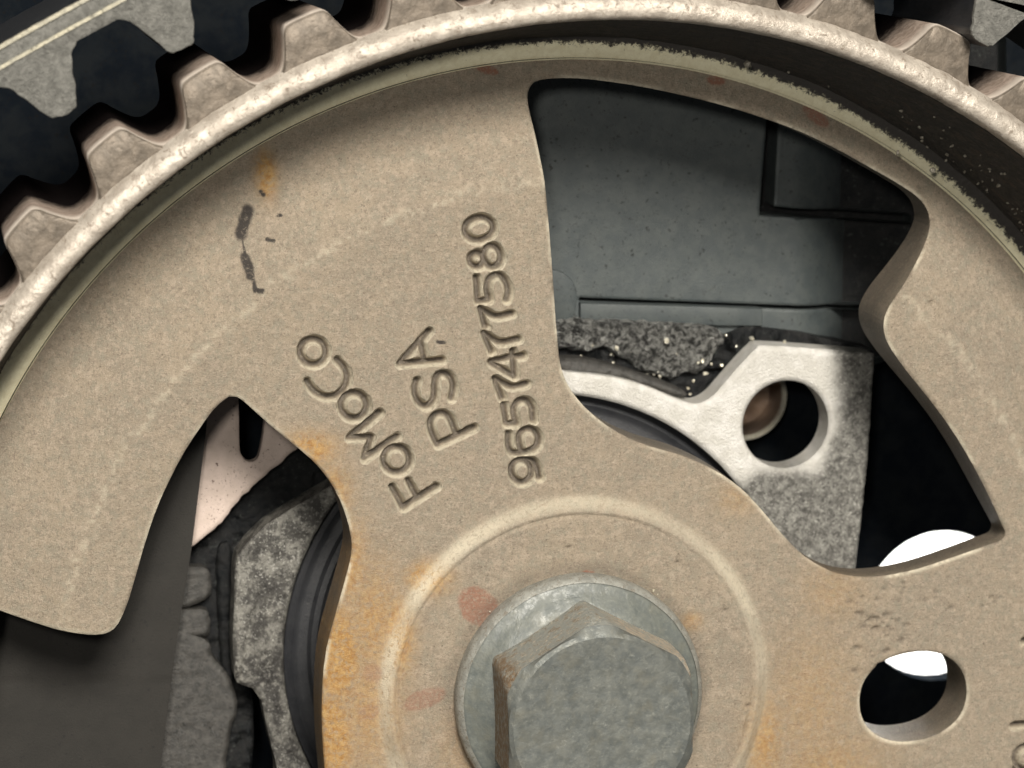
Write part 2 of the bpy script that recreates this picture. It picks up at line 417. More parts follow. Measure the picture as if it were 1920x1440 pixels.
wb_rot = rot(winA, 120.2)
# visible part of the left window traced, hidden part from the turned outline
ang = np.degrees(np.arctan2(wb_rot[:, 1], wb_rot[:, 0])) % 360
rr = np.hypot(wb_rot[:, 0], wb_rot[:, 1])
hub = at([(615, 1500), (606, 1400), (604, 1310), (612, 1220), (636, 1130), (655, 1060), (660, 1020), (650, 970), (628, 918), (596, 874), (556, 838), (505, 796), (462, 757), (445, 745)])
outer = wb_rot[(ang > 186) & (rr > 900)]
outer = outer[np.argsort(np.degrees(np.arctan2(outer[:, 1], outer[:, 0])) % 360)]
inner = wb_rot[(ang > 200) & (rr < 900)]
inner = inner[np.argsort(-(np.degrees(np.arctan2(inner[:, 1], inner[:, 0])) % 360))]
inner = inner[np.degrees(np.arctan2(inner[:, 1], inner[:, 0])) % 360 > (np.degrees(math.atan2(hub[0, 1], hub[0, 0])) % 360) + 6]
winBp = np.concatenate([smooth_poly(winB, False, 3), outer, inner, smooth_poly(hub, False, 3)])
winC = rot(winA, -120)
sA, sB, sC = poly_sdf(winA), poly_sdf(winBp), poly_sdf(winC)
HX, HZ = 686.0, -54.0
def s_hole(x, z):
    ca, sa = math.cos(-.10), math.sin(-.10); dx = x - HX; dz = z - HZ
    u = dx * ca - dz * sa; v = dx * sa + dz * ca
    k = (np.abs(u / 111) ** 2.2 + np.abs(v / 91) ** 2.2) ** (1 / 2.2)
    return (k - 1) * 98
def web_sdf(x, z):
    r = np.hypot(x, z)
    return np.maximum.reduce([r - 1206, -sA(x, z), -sB(x, z), -sC(x, z), -s_hole(x, z), 150 - r])

def ring(cx, cy, rx, ry, a0=0, a1=360, rot_=0, n=22):
    a = np.radians(np.linspace(a0, a1, n)); c, s = math.cos(math.radians(rot_)), math.sin(math.radians(rot_))
    u, v = rx * np.cos(a), ry * np.sin(a); return np.c_[cx + u * c - v * s, cy + u * s + v * c].tolist()
S_ = lambda *p: smooth_poly(np.array(p, float), False, 4).tolist()
STROKES = [
 # F o M o C o
 [(757, 953), (819, 913)], [(757, 953), (736, 914)], [(784, 935), (767, 903)],
 ring(745, 863, 24, 24), [(713, 775), (656, 822), (697, 821), (685, 861), (745, 820)],
 ring(665, 762, 24, 24), S_((633, 676), (646, 690), (652, 708), (648, 727), (634, 741), (616, 745), (598, 740), (585, 729), (577, 716)),
 ring(588, 661, 24, 24),
 # P S A
 [(822, 835), (890, 803)], S_((822, 835), (811, 812), (809, 793), (819, 779), (835, 777), (847, 790), (857, 817)),
 S_((783, 715), (779, 733), (784, 751), (797, 763), (810, 758), (816, 744), (817, 722), (822, 706), (834, 701), (846, 709), (852, 727), (848, 748)),
 [(806, 622), (751, 683), (830, 676)], [(790, 643), (798, 678)],
 # 9657477580 from the foot of the column upwards
 ring(980, 885, 19, 21), S_((984, 864), (1001, 866), (1009, 880), (1013, 897)),
 S_((955, 815), (955, 835), (961, 849), (977, 851), (996, 846), (1009, 837), (1011, 821), (1002, 808), (988, 806), (977, 816), (975, 832), (980, 849)),
 [(946, 761), (951, 795), (970, 796)], S_((970, 796), (965, 778), (967, 762), (978, 752), (991, 754), (1000, 769), (1001, 789)),
 [(943, 748), (930, 711)], S_((930, 711), (948, 721), (966, 726), (988, 721)),
 S_((922, 680), (950, 673), (982, 668)), [(923, 682), (966, 707), (963, 660)],
 [(923, 660), (910, 626)], S_((910, 626), (926, 637), (942, 643), (973, 637)),
 [(912, 614), (903, 580)], S_((903, 580), (918, 589), (935, 594), (961, 589)),
 [(895, 522), (898, 566), (918, 563)], S_((918, 563), (915, 543), (918, 526), (929, 517), (941, 518), (950, 530), (955, 548), (951, 563)),
 ring(896, 488, 13, 13), ring(925, 482, 15.5, 20, rot_=-8), ring(900, 430, 27, 21, rot_=-12),
 # start of the second stamping by the right edge
 [(1922, 1204), (1960, 1198)], [(1930, 1142), (1955, 1152)], [(1902, 1362), (1955, 1356)], ring(1930, 1424, 24, 24), [(1905, 1445), (1930, 1470)],
]
STROKES = [at(s) for s in STROKES]
PITS = []
_r = np.random.RandomState(5)
for _ in range(34):
    PITS.append((at([(1645 + _r.normal(0, 22), 1185 + _r.normal(0, 48))])[0], _r.uniform(3, 8), _r.uniform(1.5, 4)))
for _ in range(16):
    PITS.append((at([(1720 + _r.normal(0, 70), 1120 + _r.normal(0, 12))])[0], _r.uniform(3, 6), _r.uniform(1, 2.5)))
for p in [(1455, 985), (1265, 1050), (1355, 1140), (1398, 1318), (1060, 1022), (1750, 568), (1860, 1120)]:
    PITS.append((at([p])[0], 5, 4))

def web_h(x, z, s):
    r = np.hypot(x, z); e = -s
    h = -np.where(r > 975, np.where(r < 1005, (r - 975) ** 2 / 60 * .42, (r - 990) * .42), 0)
    h = h + 21 * (1 - sm(357, 385, r)) - 3.0 * np.exp(-((r - 350) / 4) ** 2)
    t = np.full(x.shape, 1e3)
    for p in STROKES: t = np.minimum(t, stroke_dist(x, z, p, 25))
    t = t + 2.6 * fbm(x, z, 11, 2, 3)
    h = h - (24 + 9 * fbm(x, z, 40, 2, 4)) * np.clip((10.6 - t) / 8.4, 0, 1)
    for p, w_, dp in PITS:
        h = h - 1.5 * dp * np.exp(-(((x - p[0]) / w_) ** 2 + ((z - p[1]) / (w_ * .7)) ** 2))
    rough = 1 - .75 * sm(975, 1000, r)
    h = h + 1.6 * fbm(x, z, 60, 3, 7) + rough * 2.0 * fbm(x, z, 16, 3, 11)
    h = h - 4 * (1 - np.clip(e / 4.5, 0, 1)) ** 2
    return h

def blob(x, z, px, py, sx, sy, rotd=0, hard=False):
    c = at([(px, py)])[0]; a = math.radians(rotd); dx = x - c[0]; dz = z - c[1]
    u = dx * math.cos(a) + dz * math.sin(a); v = -dx * math.sin(a) + dz * math.cos(a)
    q = np.sqrt((u / sx) ** 2 + (v / sy) ** 2)
    return 1 - sm(.82, 1.06, q + .35 * fbm(x, z, 22, 3, 21)) if hard else np.exp(-q * q)
def web_col(x, z, s):
    rust = np.zeros(x.shape)
    for px, py, sx, sy, a in [(650, 1060, 40, 80, .55), (632, 1230, 42, 90, .9), (612, 1390, 46, 90, 1), (690, 1330, 60, 120, .45), (575, 845, 48, 30, .75), (620, 925, 34, 50, .6),
                              (700, 1170, 50, 110, .5), (800, 1082, 36, 26, .75), (745, 1190, 26, 70, .7), (1432, 1390, 40, 90, .5), (1520, 1330, 90, 150, .26),
                              (1550, 1440, 110, 70, .36), (1385, 935, 40, 30, .25), (1560, 1110, 60, 60, .22), (507, 335, 16, 36, .9), (1290, 1160, 20, 16, .4), (880, 1400, 60, 80, .25)]:
        rust = np.maximum(rust, a * blob(x, z, px, py, sx * 1.1, sy * 1.1))
    red = np.zeros(x.shape)
    for px, py, sx, sy, rd, a in [(893, 1132, 50, 36, -42, .8), (792, 1305, 44, 20, 18, .55), (1097, 1074, 14, 11, 0, 1), (1365, 158, 20, 9, -10, 1), (1555, 225, 34, 13, -35, .9), (930, 137, 24, 9, -15, 1), (700, 1262, 20, 20, 0, .35), (690, 1335, 22, 16, 0, .3)]:
        red = np.maximum(red, a * blob(x, z, px, py, sx, sy, rd, True))
    mk = np.zeros(x.shape)
    for p, w_ in [([(470, 402), (463, 424), (457, 446)], 13), ([(462, 486), (468, 505), (471, 520)], 10), ([(474, 520), (480, 545), (492, 546)], 5), ([(458, 450), (464, 486)], 3),
                  ([(496, 366), (500, 372)], 5), ([(525, 410), (532, 408)], 3), ([(505, 452), (515, 455)], 4), ([(820, 641), (833, 642)], 3)]:
        q = at(p); t_ = stroke_dist(x, z, q, 40); mk = np.maximum(mk, 1 - sm(w_ * .55, w_ * 1.1, t_ + 5 * fbm(x, z, 12, 2, 31)))
    t = np.full(x.shape, 1e3)
    for p in STROKES: t = np.minimum(t, stroke_dist(x, z, p, 25))
    mk = np.maximum(mk, .7 * (1 - sm(2, 6, t)))
    for p, w_, dp in PITS: mk = np.maximum(mk, .5 * np.exp(-(((x - p[0]) / (w_ * .9)) ** 2 + ((z - p[1]) / (w_ * .6)) ** 2)))
    r = np.hypot(x, z)
    mk = np.maximum(mk, .30 * np.exp(-((r - 248) / 14) ** 2))                 # darker ring round the bolt flange
    edge = np.exp(-np.clip(-s, 0, None) / 4)
    mk = np.maximum(mk, .25 * edge * (r > 400) * (vnoise(x, z, 30, 5) > .5))
    return np.c_[rust, mk, red]
def web_wear(x, z, s):
    r = np.hypot(x, z); t = np.full(x.shape, 1e3)
    for p in STROKES: t = np.minimum(t, stroke_dist(x, z, p, 25))
    v = .7 * sm(5, 7, t) * (1 - sm(9.5, 11.5, t))
    v = np.maximum(v, .55 * np.exp(-((r - 371) / 12) ** 2) * (.4 + 1.1 * vnoise(x, z, 60, 77)))
    v = np.maximum(v, .26 * np.exp(-((r - 986 + 22 * fbm(x, z, 40, 3, 78)) / 10) ** 2) * sm(.25, .9, vnoise(x, z, 8, 79)))
    e = np.clip(-s, 0, None)
    v = np.maximum(v, .9 * np.exp(-(e / 4.5) ** 2) * sm(.35, .6, vnoise(x, z, 70, 80)) * (r < 1190))
    return np.clip(v, 0, 1)
xs = np.unique(np.concatenate([rng(-1230, -1160, 5), rng(-1160, 1010, 3.3, (-660, -60), 1.7), rng(1010, 1230, 9)]))
zs = np.unique(np.concatenate([rng(-1230, -240, 11), rng(-240, 1230, 3.3, (300, 980), 1.7)]))
web = relief('web', web_sdf, xs, zs, 0, web_h, lambda x, z: 116 - 46 * np.exp(-((z - 215) / 110) ** 2) * sm(300, 420, x) + 40 * sm(400, 700, z), M_WEB, pulley, web_col, wear=web_wear)
tag(web, 'tan spoked web stamped with letters and numbers')

# rim: bead, sooty cone, pale ring
def wob(R, A, Dp):
    x = R * np.cos(A); z = R * np.sin(A)
    k = sm(1290, 1304, R)
    return 2.5 * fbm(x, z, 50, 3, 41) * k, (3.5 * fbm(x, z, 30, 3, 43) + 2 * fbm(x, z, 10, 2, 47)) * (.4 + k)
rim = revolve('rim_bead', [(1347, -266), (1342, -272), (1335, -281), (1327, -286), (1316, -288), (1307, -287), (1301, -282), (1298, -272), (1296, -255)], M_BEAD, pulley, 900, wob=wob, sharp=0)
tag(rim, 'worn pale rounded front edge of the rim')
cone = revolve('rim_inner_wall', [(1296, -258), (1291, -230), (1277, -130), (1263, -30), (1251, 50), (1246, 76)], M_SOOT, pulley, 720, wob=lambda R, A, D_: (4 * fbm(R * np.cos(A), R * np.sin(A) + D_, 24, 3, 51), 0 * R), sharp=0)
tag(cone, 'sooty dark inner wall of the rim')
ringp = revolve('pale_ring', [(1251, 74), (1243, 76), (1226, 81), (1210, 86), (1203, 88), (1200, 94), (1199, 112)], M_CREAM, pulley, 720, wob=lambda R, A, D_: (2.5 * fbm(R * np.cos(A), R * np.sin(A), 18, 3, 53) * 0, 1.5 * fbm(R * np.cos(A), R * np.sin(A), 18, 3, 53)), sharp=0)
tag(ringp, 'pale yellow machined ring where the web meets the rim')

# teeth: one pitch each
NT = 44; PIT = 360 / NT
def tooth_profile():
    pts = []
    half = PIT / 2
    u = lambda arc, r: (math.degrees(arc / 1385), r)
    ctl = [(-99, 1345), (-84, 1346), (-72, 1352), (-61, 1366), (-48, 1392), (-43, 1405), (-37, 1414), (-28, 1418), (0, 1419), (28, 1418), (37, 1414), (43, 1405), (48, 1392), (61, 1366), (72, 1352), (84, 1346), (99, 1345)]
    p = smooth_poly(np.array(ctl, float), False, 3)
    f = half / math.degrees(99 / 1385)
    return np.c_[np.degrees(p[:, 0] / 1385) * f, p[:, 1]]
def tooth_mesh():
    pr = tooth_profile(); n = len(pr); a = np.radians(90 + pr[:, 0]); rows = []
    def row(r, d): rows.append(np.c_[r * np.cos(a), np.full(n, d), r * np.sin(a)])
    row(np.full(n, 1338.), -268)
    row(1338 + (pr[:, 1] - 1338) * .5, -269)
    row(pr[:, 1] - 7, -268); row(pr[:, 1] - 2.5, -265); row(pr[:, 1], -257)
    for d in (-200, -100, 30, 250): row(pr[:, 1], d)
    row(np.full(n, 1200.), 250)
    V = np.concatenate(rows); k = len(rows)
    i = np.arange(n - 1)[None, :]; j = np.arange(k - 1)[:, None]
    Q = np.stack([j * n + i, (j + 1) * n + i, (j + 1) * n + i + 1, j * n + i + 1], 2).reshape(-1, 4)
    return mesh_np('tooth', V * U, Q, 40)
TM = tooth_mesh()
for k in range(NT):
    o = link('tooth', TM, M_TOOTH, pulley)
    o.rotation_euler = (0, math.radians(90 - (128.9 - k * PIT)), 0)

# ================================================================== flanged bolt
bolt = thing('flange_bolt', 'grey flanged hexagon bolt in the centre of the tan pulley', 'bolt')
bw = lambda R, A, D_: (2.0 * fbm(R * np.cos(A), R * np.sin(A), 30, 3, 61), 2.2 * fbm(R * np.cos(A), R * np.sin(A), 24, 3, 63))
fl = revolve('flange', [(238, -14), (239, -30), (238, -48), (233, -58), (224, -63), (214, -66), (205, -72), (190, -84), (170, -92), (120, -95)], M_FLANGE, bolt, 240, wob=bw, sharp=0)
revolve('flange_edge', [(240.5, -28), (240.8, -46), (237, -57), (229, -63.5)], M_BOLTEDGE, fl, 240, wob=bw, sharp=0)
def hex_head():
    N = 40; rows = []
    A = np.radians(np.arange(0, 360, 2.0)); R0 = 202
    def hr(a, R): # hexagon with one corner up, slightly rounded corners
        q = (np.degrees(a) - 91.5 + 30) % 60 - 30
        return np.minimum(R * math.cos(math.radians(30)) / np.cos(np.radians(30 - np.abs(q))), R * .985)
    HE = -230
    lv = [(R0, -74, 1e9), (R0, -80, 1e9), (R0, -120, 1e9), (R0, -170, 1e9), (R0, HE + 24, 193)]
    for R, d, cap in lv:
        r = np.minimum(hr(A, R), cap); dd = d + 0 * A
        rows.append((r, dd))
    rc = hr(A, R0)
    for rad, d in ((188, HE + 14), (176, HE + 5), (168, HE)):
        rows.append((np.minimum(rc, rad), np.full(A.shape, float(d))))
    for rad in (150, 120, 80, 40, .05): rows.append((np.full(A.shape, float(rad)), np.full(A.shape, HE + (3 if rad < 130 else 0))))
    V = []
    for r, d in rows:
        x = r * np.cos(A); z = r * np.sin(A)
        V.append(np.c_[x, d + 2.2 * fbm(x + d, z, 26, 3, 71), z])
    V = np.concatenate(V); n = len(A); k = len(rows)
    i = np.arange(n)[None, :]; j = np.arange(k - 1)[:, None]; i2 = (i + 1) % n
    Q = np.stack([j * n + i, j * n + i2, (j + 1) * n + i2, (j + 1) * n + i], 2)
    return V, Q
V, Q = hex_head()
def sub(name, rows, mat):
    q = Q[rows].reshape(-1, 4); us = np.unique(q); rm = np.full(len(V), -1); rm[us] = np.arange(len(us))
    me = mesh_np(name, V[us] * U, rm[q][:, ::-1], 24); return link(name, me, mat, bolt)
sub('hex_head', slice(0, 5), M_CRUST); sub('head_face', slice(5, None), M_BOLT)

# ================================================================== slack toothed belt
belt = thing('timing_belt', 'grey toothed timing belt lifted off above the pulley teeth', 'belt')
path = at([(-420, 345), (-200, 200), (0, 86), (155, 0), (350, -100), (600, -195), (900, -262), (1200, -272), (1500, -232), (1740, -150), (1935, -52), (2150, 95)], -320)
P_ = smooth_poly(path, False, 40); L_ = np.r_[0, np.cumsum(np.hypot(*np.diff(P_, axis=0).T))]
def on(s, off):
    i = np.clip(np.searchsorted(L_, s), 1, len(L_) - 2); f = (s - L_[i - 1]) / (L_[i] - L_[i - 1])
    p = P_[i - 1] + (P_[i] - P_[i - 1]) * f; q = P_[i + 1] - P_[i - 1]; q = q / np.hypot(*q)
    return p + off * np.array([q[1], -q[0]])            # off > 0 towards the pulley
BD0, BD1 = -320, 120
def strip(name, o0, o1, d0, d1, mat, parent):
    ss = np.linspace(5, L_[-1] - 5, 260); V = []
    for s_ in ss:
        w0 = 1.5 * (vnoise(np.array([s_]), np.array([o0]), 14, 81)[0] - .5)
        a, b = on(s_, o0 + w0), on(s_, o1)
        V += [(a[0], d1, a[1]), (a[0], d0 + 3, a[1]), ((a[0] * .9 + b[0] * .1), d0, a[1] * .9 + b[1] * .1), (a[0] * .1 + b[0] * .9, d0, a[1] * .1 + b[1] * .9), (b[0], d0 + 3, b[1]), (b[0], d1, b[1])]
    n = 6; k = len(ss); i = np.arange(k - 1)[:, None]; j = np.arange(n)[None, :]; j2 = (j + 1) % n
    Q = np.stack([i * n + j, i * n + j2, (i + 1) * n + j2, (i + 1) * n + j], 2).reshape(-1, 4)
    return link(name, mesh_np(name, np.array(V) * U, Q[:, ::-1], 40), mat, parent)
bb = strip('belt_back', 0, 56, BD0 + 5, BD1, M_RUBBER, belt)
strip('cut_edge', 0.5, 55.5, BD0, BD0 + 10, M_BELT, bb)
strip('outer_ply', -2, 6, BD0 - 4, BD0 + 9, M_CORD, bb)
strip('cord_layer', 28, 35, BD0 - 3, BD0 + 8, M_CORD, bb)
s_ref = np.argmin([np.hypot(*(p - at([(95, 165)], -320)[0])) for p in [on(s_, 150) for s_ in np.linspace(0, L_[-1], 1200)]]) / 1199 * L_[-1]
BP = 232
k0 = -int(s_ref // BP)
_r = np.random.RandomState(9)
for k in range(k0, 40):
    s0 = s_ref + k * BP
    if s0 < 90 or s0 > L_[-1] - 90: continue
    ctl = [(-88, 44), (-78, 57), (-64, 66), (-52, 84), (-34, 128), (-26, 143), (-14, 151), (12, 152), (24, 146), (33, 130), (52, 84), (64, 66), (78, 57), (88, 44)]
    ctl = smooth_poly(np.array(ctl, float), False, 3); ctl = ctl + _r.normal(0, 1.1, ctl.shape)
    poly = np.array([on(s0 + a, o) for a, o in ctl])
    tb = prism('belt_tooth', poly, BD0 + 7, BD1 - 6, M_RUBBER, belt, 2)
    prism('cut_face', poly, BD0 + 1, BD0 + 12, M_BELT, tb, 4)

# ================================================================== seal housing behind the wheel
HD = 322
oc = lambda a0, a1, r, n: [(r * math.cos(math.radians(a)), r * math.sin(math.radians(a))) for a in np.linspace(a0, a1, n)]
def angle_of(p, d): q = at([p], d)[0]; return math.degrees(math.atan2(q[1], q[0])) % 360
right = at([(1590, 1260), (1605, 1076), (1625, 900), (1637, 740), (1640, 670), (1634, 663), (1560, 657), (1437, 649), (1420, 655), (1393, 682), (1365, 714), (1340, 742), (1318, 756), (1296, 757), (1265, 747), (1215, 726), (1150, 708), (1060, 698)], HD)
left = at([(650, 895), (600, 925), (545, 957), (500, 985), (466, 1018), (446, 1044), (441, 1070), (440, 1130), (437, 1200), (441, 1272), (447, 1284), (474, 1292), (492, 1318), (500, 1360), (520, 1440)], HD)
a0 = math.degrees(math.atan2(right[-1, 1], right[-1, 0])); a1 = math.degrees(math.atan2(left[0, 1], left[0, 0]))
b0 = math.degrees(math.atan2(left[-1, 1], left[-1, 0])) % 360; b1 = math.degrees(math.atan2(right[0, 1], right[0, 0])) % 360
hp = np.concatenate([smooth_poly(right, False, 3), oc(a0 + 4, a1 - 4, 588, 10), left, oc(b0 + 6, b1 - 6, 610, 16)])
sH = poly_sdf(hp)
LX, LZ = at([(1475, 797)], HD)[0]
def hs(x, z): return np.maximum.reduce([sH(x, z), 520 - np.hypot(x, z), 91 - np.hypot(x - LX, z - LZ)])
stepl = at([(487, 1118), (474, 1160), (462, 1215), (452, 1270), (446, 1330)], HD)
def hh(x, z, s):
    e = -s; cz = sm(.0, 1.0, dirty(x, z))
    h = -8 * (1 - np.clip(e / 9, 0, 1)) ** 2 + (7 * fbm(x, z, 14, 3, 91) + 3 * fbm(x, z, 45, 2, 93)) * cz
    sd = stroke_dist(x, z, stepl, 30)
    return h - 6 * np.exp(-(sd / 4) ** 2)
def dirty(x, z):
    d = np.zeros(x.shape)
    def region(pts, soft=26):
        return 1 - sm(-soft, soft, poly_sdf(at(pts, HD))(x, z) + 26 * fbm(x, z, 40, 3, 95))
    d = np.maximum(d, region([(1560, 640), (1660, 640), (1660, 1150), (1350, 1150), (1330, 960), (1420, 880), (1530, 880), (1570, 800)]))
    d = np.maximum(d, .97 * region([(380, 860), (680, 860), (680, 1500), (380, 1500)]))
    return d
def hcol(x, z, s):
    d = dirty(x, z)
    g = np.zeros(x.shape)
    for px, py, sx, sy, a in [(540, 1180, 26, 60, .6), (480, 1180, 18, 60, .5), (600, 960, 20, 40, .5), (505, 1262, 40, 48, 1), (520, 1330, 16, 60, .9), (545, 1400, 14, 50, .9), (470, 1035, 22, 10, .9), (505, 1100, 26, 12, .7), (530, 1080, 10, 10, .8), (560, 960, 8, 8, 1), (1600, 760, 28, 34, .55), (1620, 800, 20, 50, .4)]:
        c = at([(px, py)], HD)[0]; g = np.maximum(g, a * np.exp(-((x - c[0]) / sx) ** 2 - ((z - c[1]) / sy) ** 2))
    return np.c_[d, g, 1.0 * (x < 0)]
housing = thing('seal_housing', 'bright machined aluminium seal housing with a round bolt lug behind the pulley', 'housing')
lo, hi = hp.min(0), hp.max(0)
relief('housing_face', hs, rng(lo[0] - 8, hi[0] + 8, 4.2), np.unique(np.concatenate([rng(lo[1] - 8, -260, 12), rng(-260, hi[1] + 8, 4.2)])), HD, hh, 70, M_ALU, housing, hcol)
revolve('seat_wall', [(520, HD + 2), (519, HD + 30), (519, HD + 110)], M_BLACK, housing, 240)

seal = thing('shaft_oil_seal', 'black rubber shaft seal ring between pulley hub and housing', 'oil seal')
revolve('seal_body', [(518, HD + 40), (508, HD + 34), (500, HD + 28), (492, HD + 32), (484, HD + 33), (470, HD + 29), (440, HD + 25), (410, HD + 25), (402, HD + 27), (390, HD + 25), (360, HD + 22), (330, HD + 30), (300, HD + 60), (200, HD + 60)], M_RUBBER, seal, 300)
revolve('seal_lip', [(470, HD + 29), (463, HD + 21), (452, HD + 19), (444, HD + 26)], M_RUBBER, seal, 300)
hubb = revolve('hub_boss', [(330, 150), (330, 300), (325, 345)], M_WEB, pulley, 200)

# sleeve seen through the lug hole
slv = thing('bore_sleeve', 'steel sleeve with a bright rim seen through the housing lug hole', 'sleeve')
sc_ = (LX, LZ)
revolve('sleeve_rim', [(94, 628), (91, 620), (84, 618), (81, 624)], M_CHIP, slv, 120, sc_)
revolve('sleeve_bore', [(81, 624), (80, 690), (78, 702), (.1, 702)], M_SLEEVE, slv, 120, sc_)
revolve('sleeve_outside', [(94, 628), (95, 705)], M_BLACK, slv, 120, sc_)

# ================================================================== cylinder head casting and covers
head = thing('cylinder_head', 'oily black and rough grey cylinder head casting behind the pulley', 'engine casting')
def rect(x0, x1, z0, z1): return lambda x, z: np.maximum.reduce([x0 - x, x - x1, z0 - z, z - z1])
# rough light chunk above the ring
rp = at([(985, 606), (1040, 603), (1100, 601), (1180, 604), (1250, 607), (1315, 612), (1350, 622), (1362, 640), (1345, 664), (1326, 690), (1312, 700), (1290, 702), (1262, 712), (1236, 706), (1205, 696), (1180, 680), (1160, 668), (1135, 656), (1100, 662), (1060, 656), (985, 650)], 396)
sR = poly_sdf(smooth_poly(rp, n=3))
sRn = lambda x, z: sR(x, z) + 10 * fbm(x, z, 16, 3, 101)
lo, hi = rp.min(0), rp.max(0)
relief('rough_boss', sRn, rng(lo[0] - 10, hi[0] + 10, 3.2), rng(lo[1] - 10, hi[1] + 10, 3.2), 396, lambda x, z, s: -20 * (1 - np.clip(-s / 14, 0, 1)) ** 2 + 26 * fbm(x, z, 22, 4, 103) + 10 * fbm(x, z, 8, 2, 107), 50, M_ROUGH, head)
# dark web of casting between boss and ring
dp = at([(960, 640), (1180, 640), (1330, 640), (1400, 610), (1500, 622), (1640, 655), (1560, 690), (1395, 700), (1335, 790), (1000, 800)], 430)
lo, hi = dp.min(0), dp.max(0)
relief('oily_recess', poly_sdf(dp), rng(lo[0] - 10, hi[0] + 10, 5), rng(lo[1] - 10, hi[1] + 10, 5), 430, lambda x, z, s: 30 * fbm(x, z, 30, 4, 109) + 24 * np.exp(-((fbm(x, z, 60, 2, 111)) / .1) ** 2), 60, M_BLACK, head)
rl = at([(1045, 676), (1110, 678), (1180, 696), (1240, 716), (1290, 738), (1280, 748), (1220, 728), (1150, 710), (1045, 696)], 345)
lo, hi = rl.min(0), rl.max(0)
relief('ring_shoulder', poly_sdf(smooth_poly(rl, n=3)), rng(lo[0] - 6, hi[0] + 6, 3.2), rng(lo[1] - 6, hi[1] + 6, 3.2), 350, lambda x, z, s: -14 * (1 - np.clip(-s / 8, 0, 1)) ** 2 + 14 * fbm(x, z, 16, 3, 113), 60, M_CASTD, head)
# left hand lower casting with its two pads
def cast(name, pts, d, mat, amp=8, n=3, step=4, thick=60):
    q = smooth_poly(at(pts, d), n=n); lo, hi = q.min(0), q.max(0); s_ = poly_sdf(q)
    return relief(name, lambda x, z: s_(x, z) + 5 * fbm(x, z, 18, 2, 117), rng(lo[0] - 8, hi[0] + 8, step), rng(lo[1] - 8, hi[1] + 8, step), d,
                  lambda x, z, s: -10 * (1 - np.clip(-s / 12, 0, 1)) ** 2 + amp * fbm(x, z, 18, 3, 119), thick, mat, head)
cast('lower_casting', [(260, 1202), (385, 1203), (398, 1232), (424, 1262), (440, 1292), (446, 1330), (434, 1370), (428, 1410), (424, 1460), (440, 1640), (200, 1640)], 402, M_CASTD, 5)
cast('casting_pad', [(300, 1150), (380, 1146), (392, 1158), (388, 1194), (300, 1192)], 408, M_CASTD, 4)
cast('casting_pad', [(300, 1076), (378, 1066), (396, 1090), (386, 1128), (300, 1146)], 412, M_CASTD, 4)
cast('casting_rib', [(408, 1040), (436, 1030), (436, 1180), (440, 1300), (420, 1290), (412, 1180)], 425, M_BLACK, 8)
cast('dark_casting', [(300, 1050), (345, 1000), (560, 830), (700, 800), (700, 1000), (480, 1060), (470, 1500), (300, 1500)], 450, M_BLACK, 26, step=6)

cover = thing('valve_cover', 'dark green grey painted cover with a stepped edge seen through the pulley window', 'engine cover')
cq = at([(880, 60), (1900, 60), (1900, 420), (1800, 640), (1650, 690), (880, 690)], 440)
vg = at([(1462, 100), (1448, 300), (1436, 403)], 440); hg = at([(1430, 403), (1500, 410), (1700, 418)], 440)
lg = at([(1040, 561), (1300, 570), (1650, 582)], 440)
cvx = at([(1490, 300)], 440)[0, 0]
slotL = poly_sdf(at([(1448, 60), (1474, 60), (1462, 250), (1455, 388), (1490, 392), (1560, 397), (1720, 407), (1720, 424), (1560, 414), (1490, 409), (1424, 405), (1436, 250)], 440))
slotH = poly_sdf(at([(1086, 558), (1300, 566), (1640, 579), (1640, 587), (1300, 573), (1086, 565)], 440))
cov_sdf = lambda x, z, f=poly_sdf(cq): np.maximum.reduce([f(x, z), -slotL(x, z), -slotH(x, z)])
def cov_h(x, z, s):
    inside = (x > np.interp(z, vg[::-1, 1], vg[::-1, 0])) & (z > np.interp(x, hg[:, 0], hg[:, 1]))
    return -12 * inside - 3 * (1 - np.clip(-s / 4, 0, 1)) ** 2 + 2 * fbm(x, z, 70, 3, 121) - np.clip(x - cvx, 0, 330) ** 2 / 210
lo, hi = cq.min(0), cq.max(0)
relief('cover_panel', cov_sdf, rng(lo[0] - 6, hi[0] + 6, 4, (cvx - 90, cvx + 60), 3), rng(lo[1] - 6, hi[1] + 6, 3), 440, cov_h, 80, M_COVER, cover)
prism('cover_floor', cq, 530, 560, M_BLACK, cover, 0)
prism('cover_flange', at([(1088, 568), (1350, 576), (1430, 579), (1430, 612), (1350, 611), (1088, 600)], 424), 424, 470, M_COVER, cover, 4)
prism('cover_tab', at([(960, 506), (1040, 506), (1058, 512), (1074, 526), (1083, 548), (1080, 580), (1070, 606), (960, 606)], 418), 418, 470, M_COVER, cover, 5)

panel = thing('belt_cover_panel', 'flat matt black plastic panel with a faint seam at lower left', 'panel')
pp = at([(-700, 640), (392, 640), (390, 770), (386, 812), (360, 1022), (330, 1210), (299, 1450), (270, 1700), (-700, 1700)], 296)
lo, hi = pp.min(0), pp.max(0); seam = at([(-800, 1279), (330, 1276)], 296)
relief('panel_sheet', poly_sdf(pp), rng(lo[0] - 6, hi[0] + 6, 8), np.unique(np.concatenate([rng(lo[1] - 6, hi[1] + 6, 9), rng(*sorted((seam[0, 1] - 30, seam[0, 1] + 40)), 2.5)])), 296,
       lambda x, z, s: -1.5 * (1 - sm(0, 4, np.abs(z - np.interp(x, seam[:, 0], seam[:, 1])))) + 1.0 * (z > np.interp(x, seam[:, 0], seam[:, 1])) + 1.5 * fbm(x, z, 140, 2, 131), 22, M_PANEL, panel)

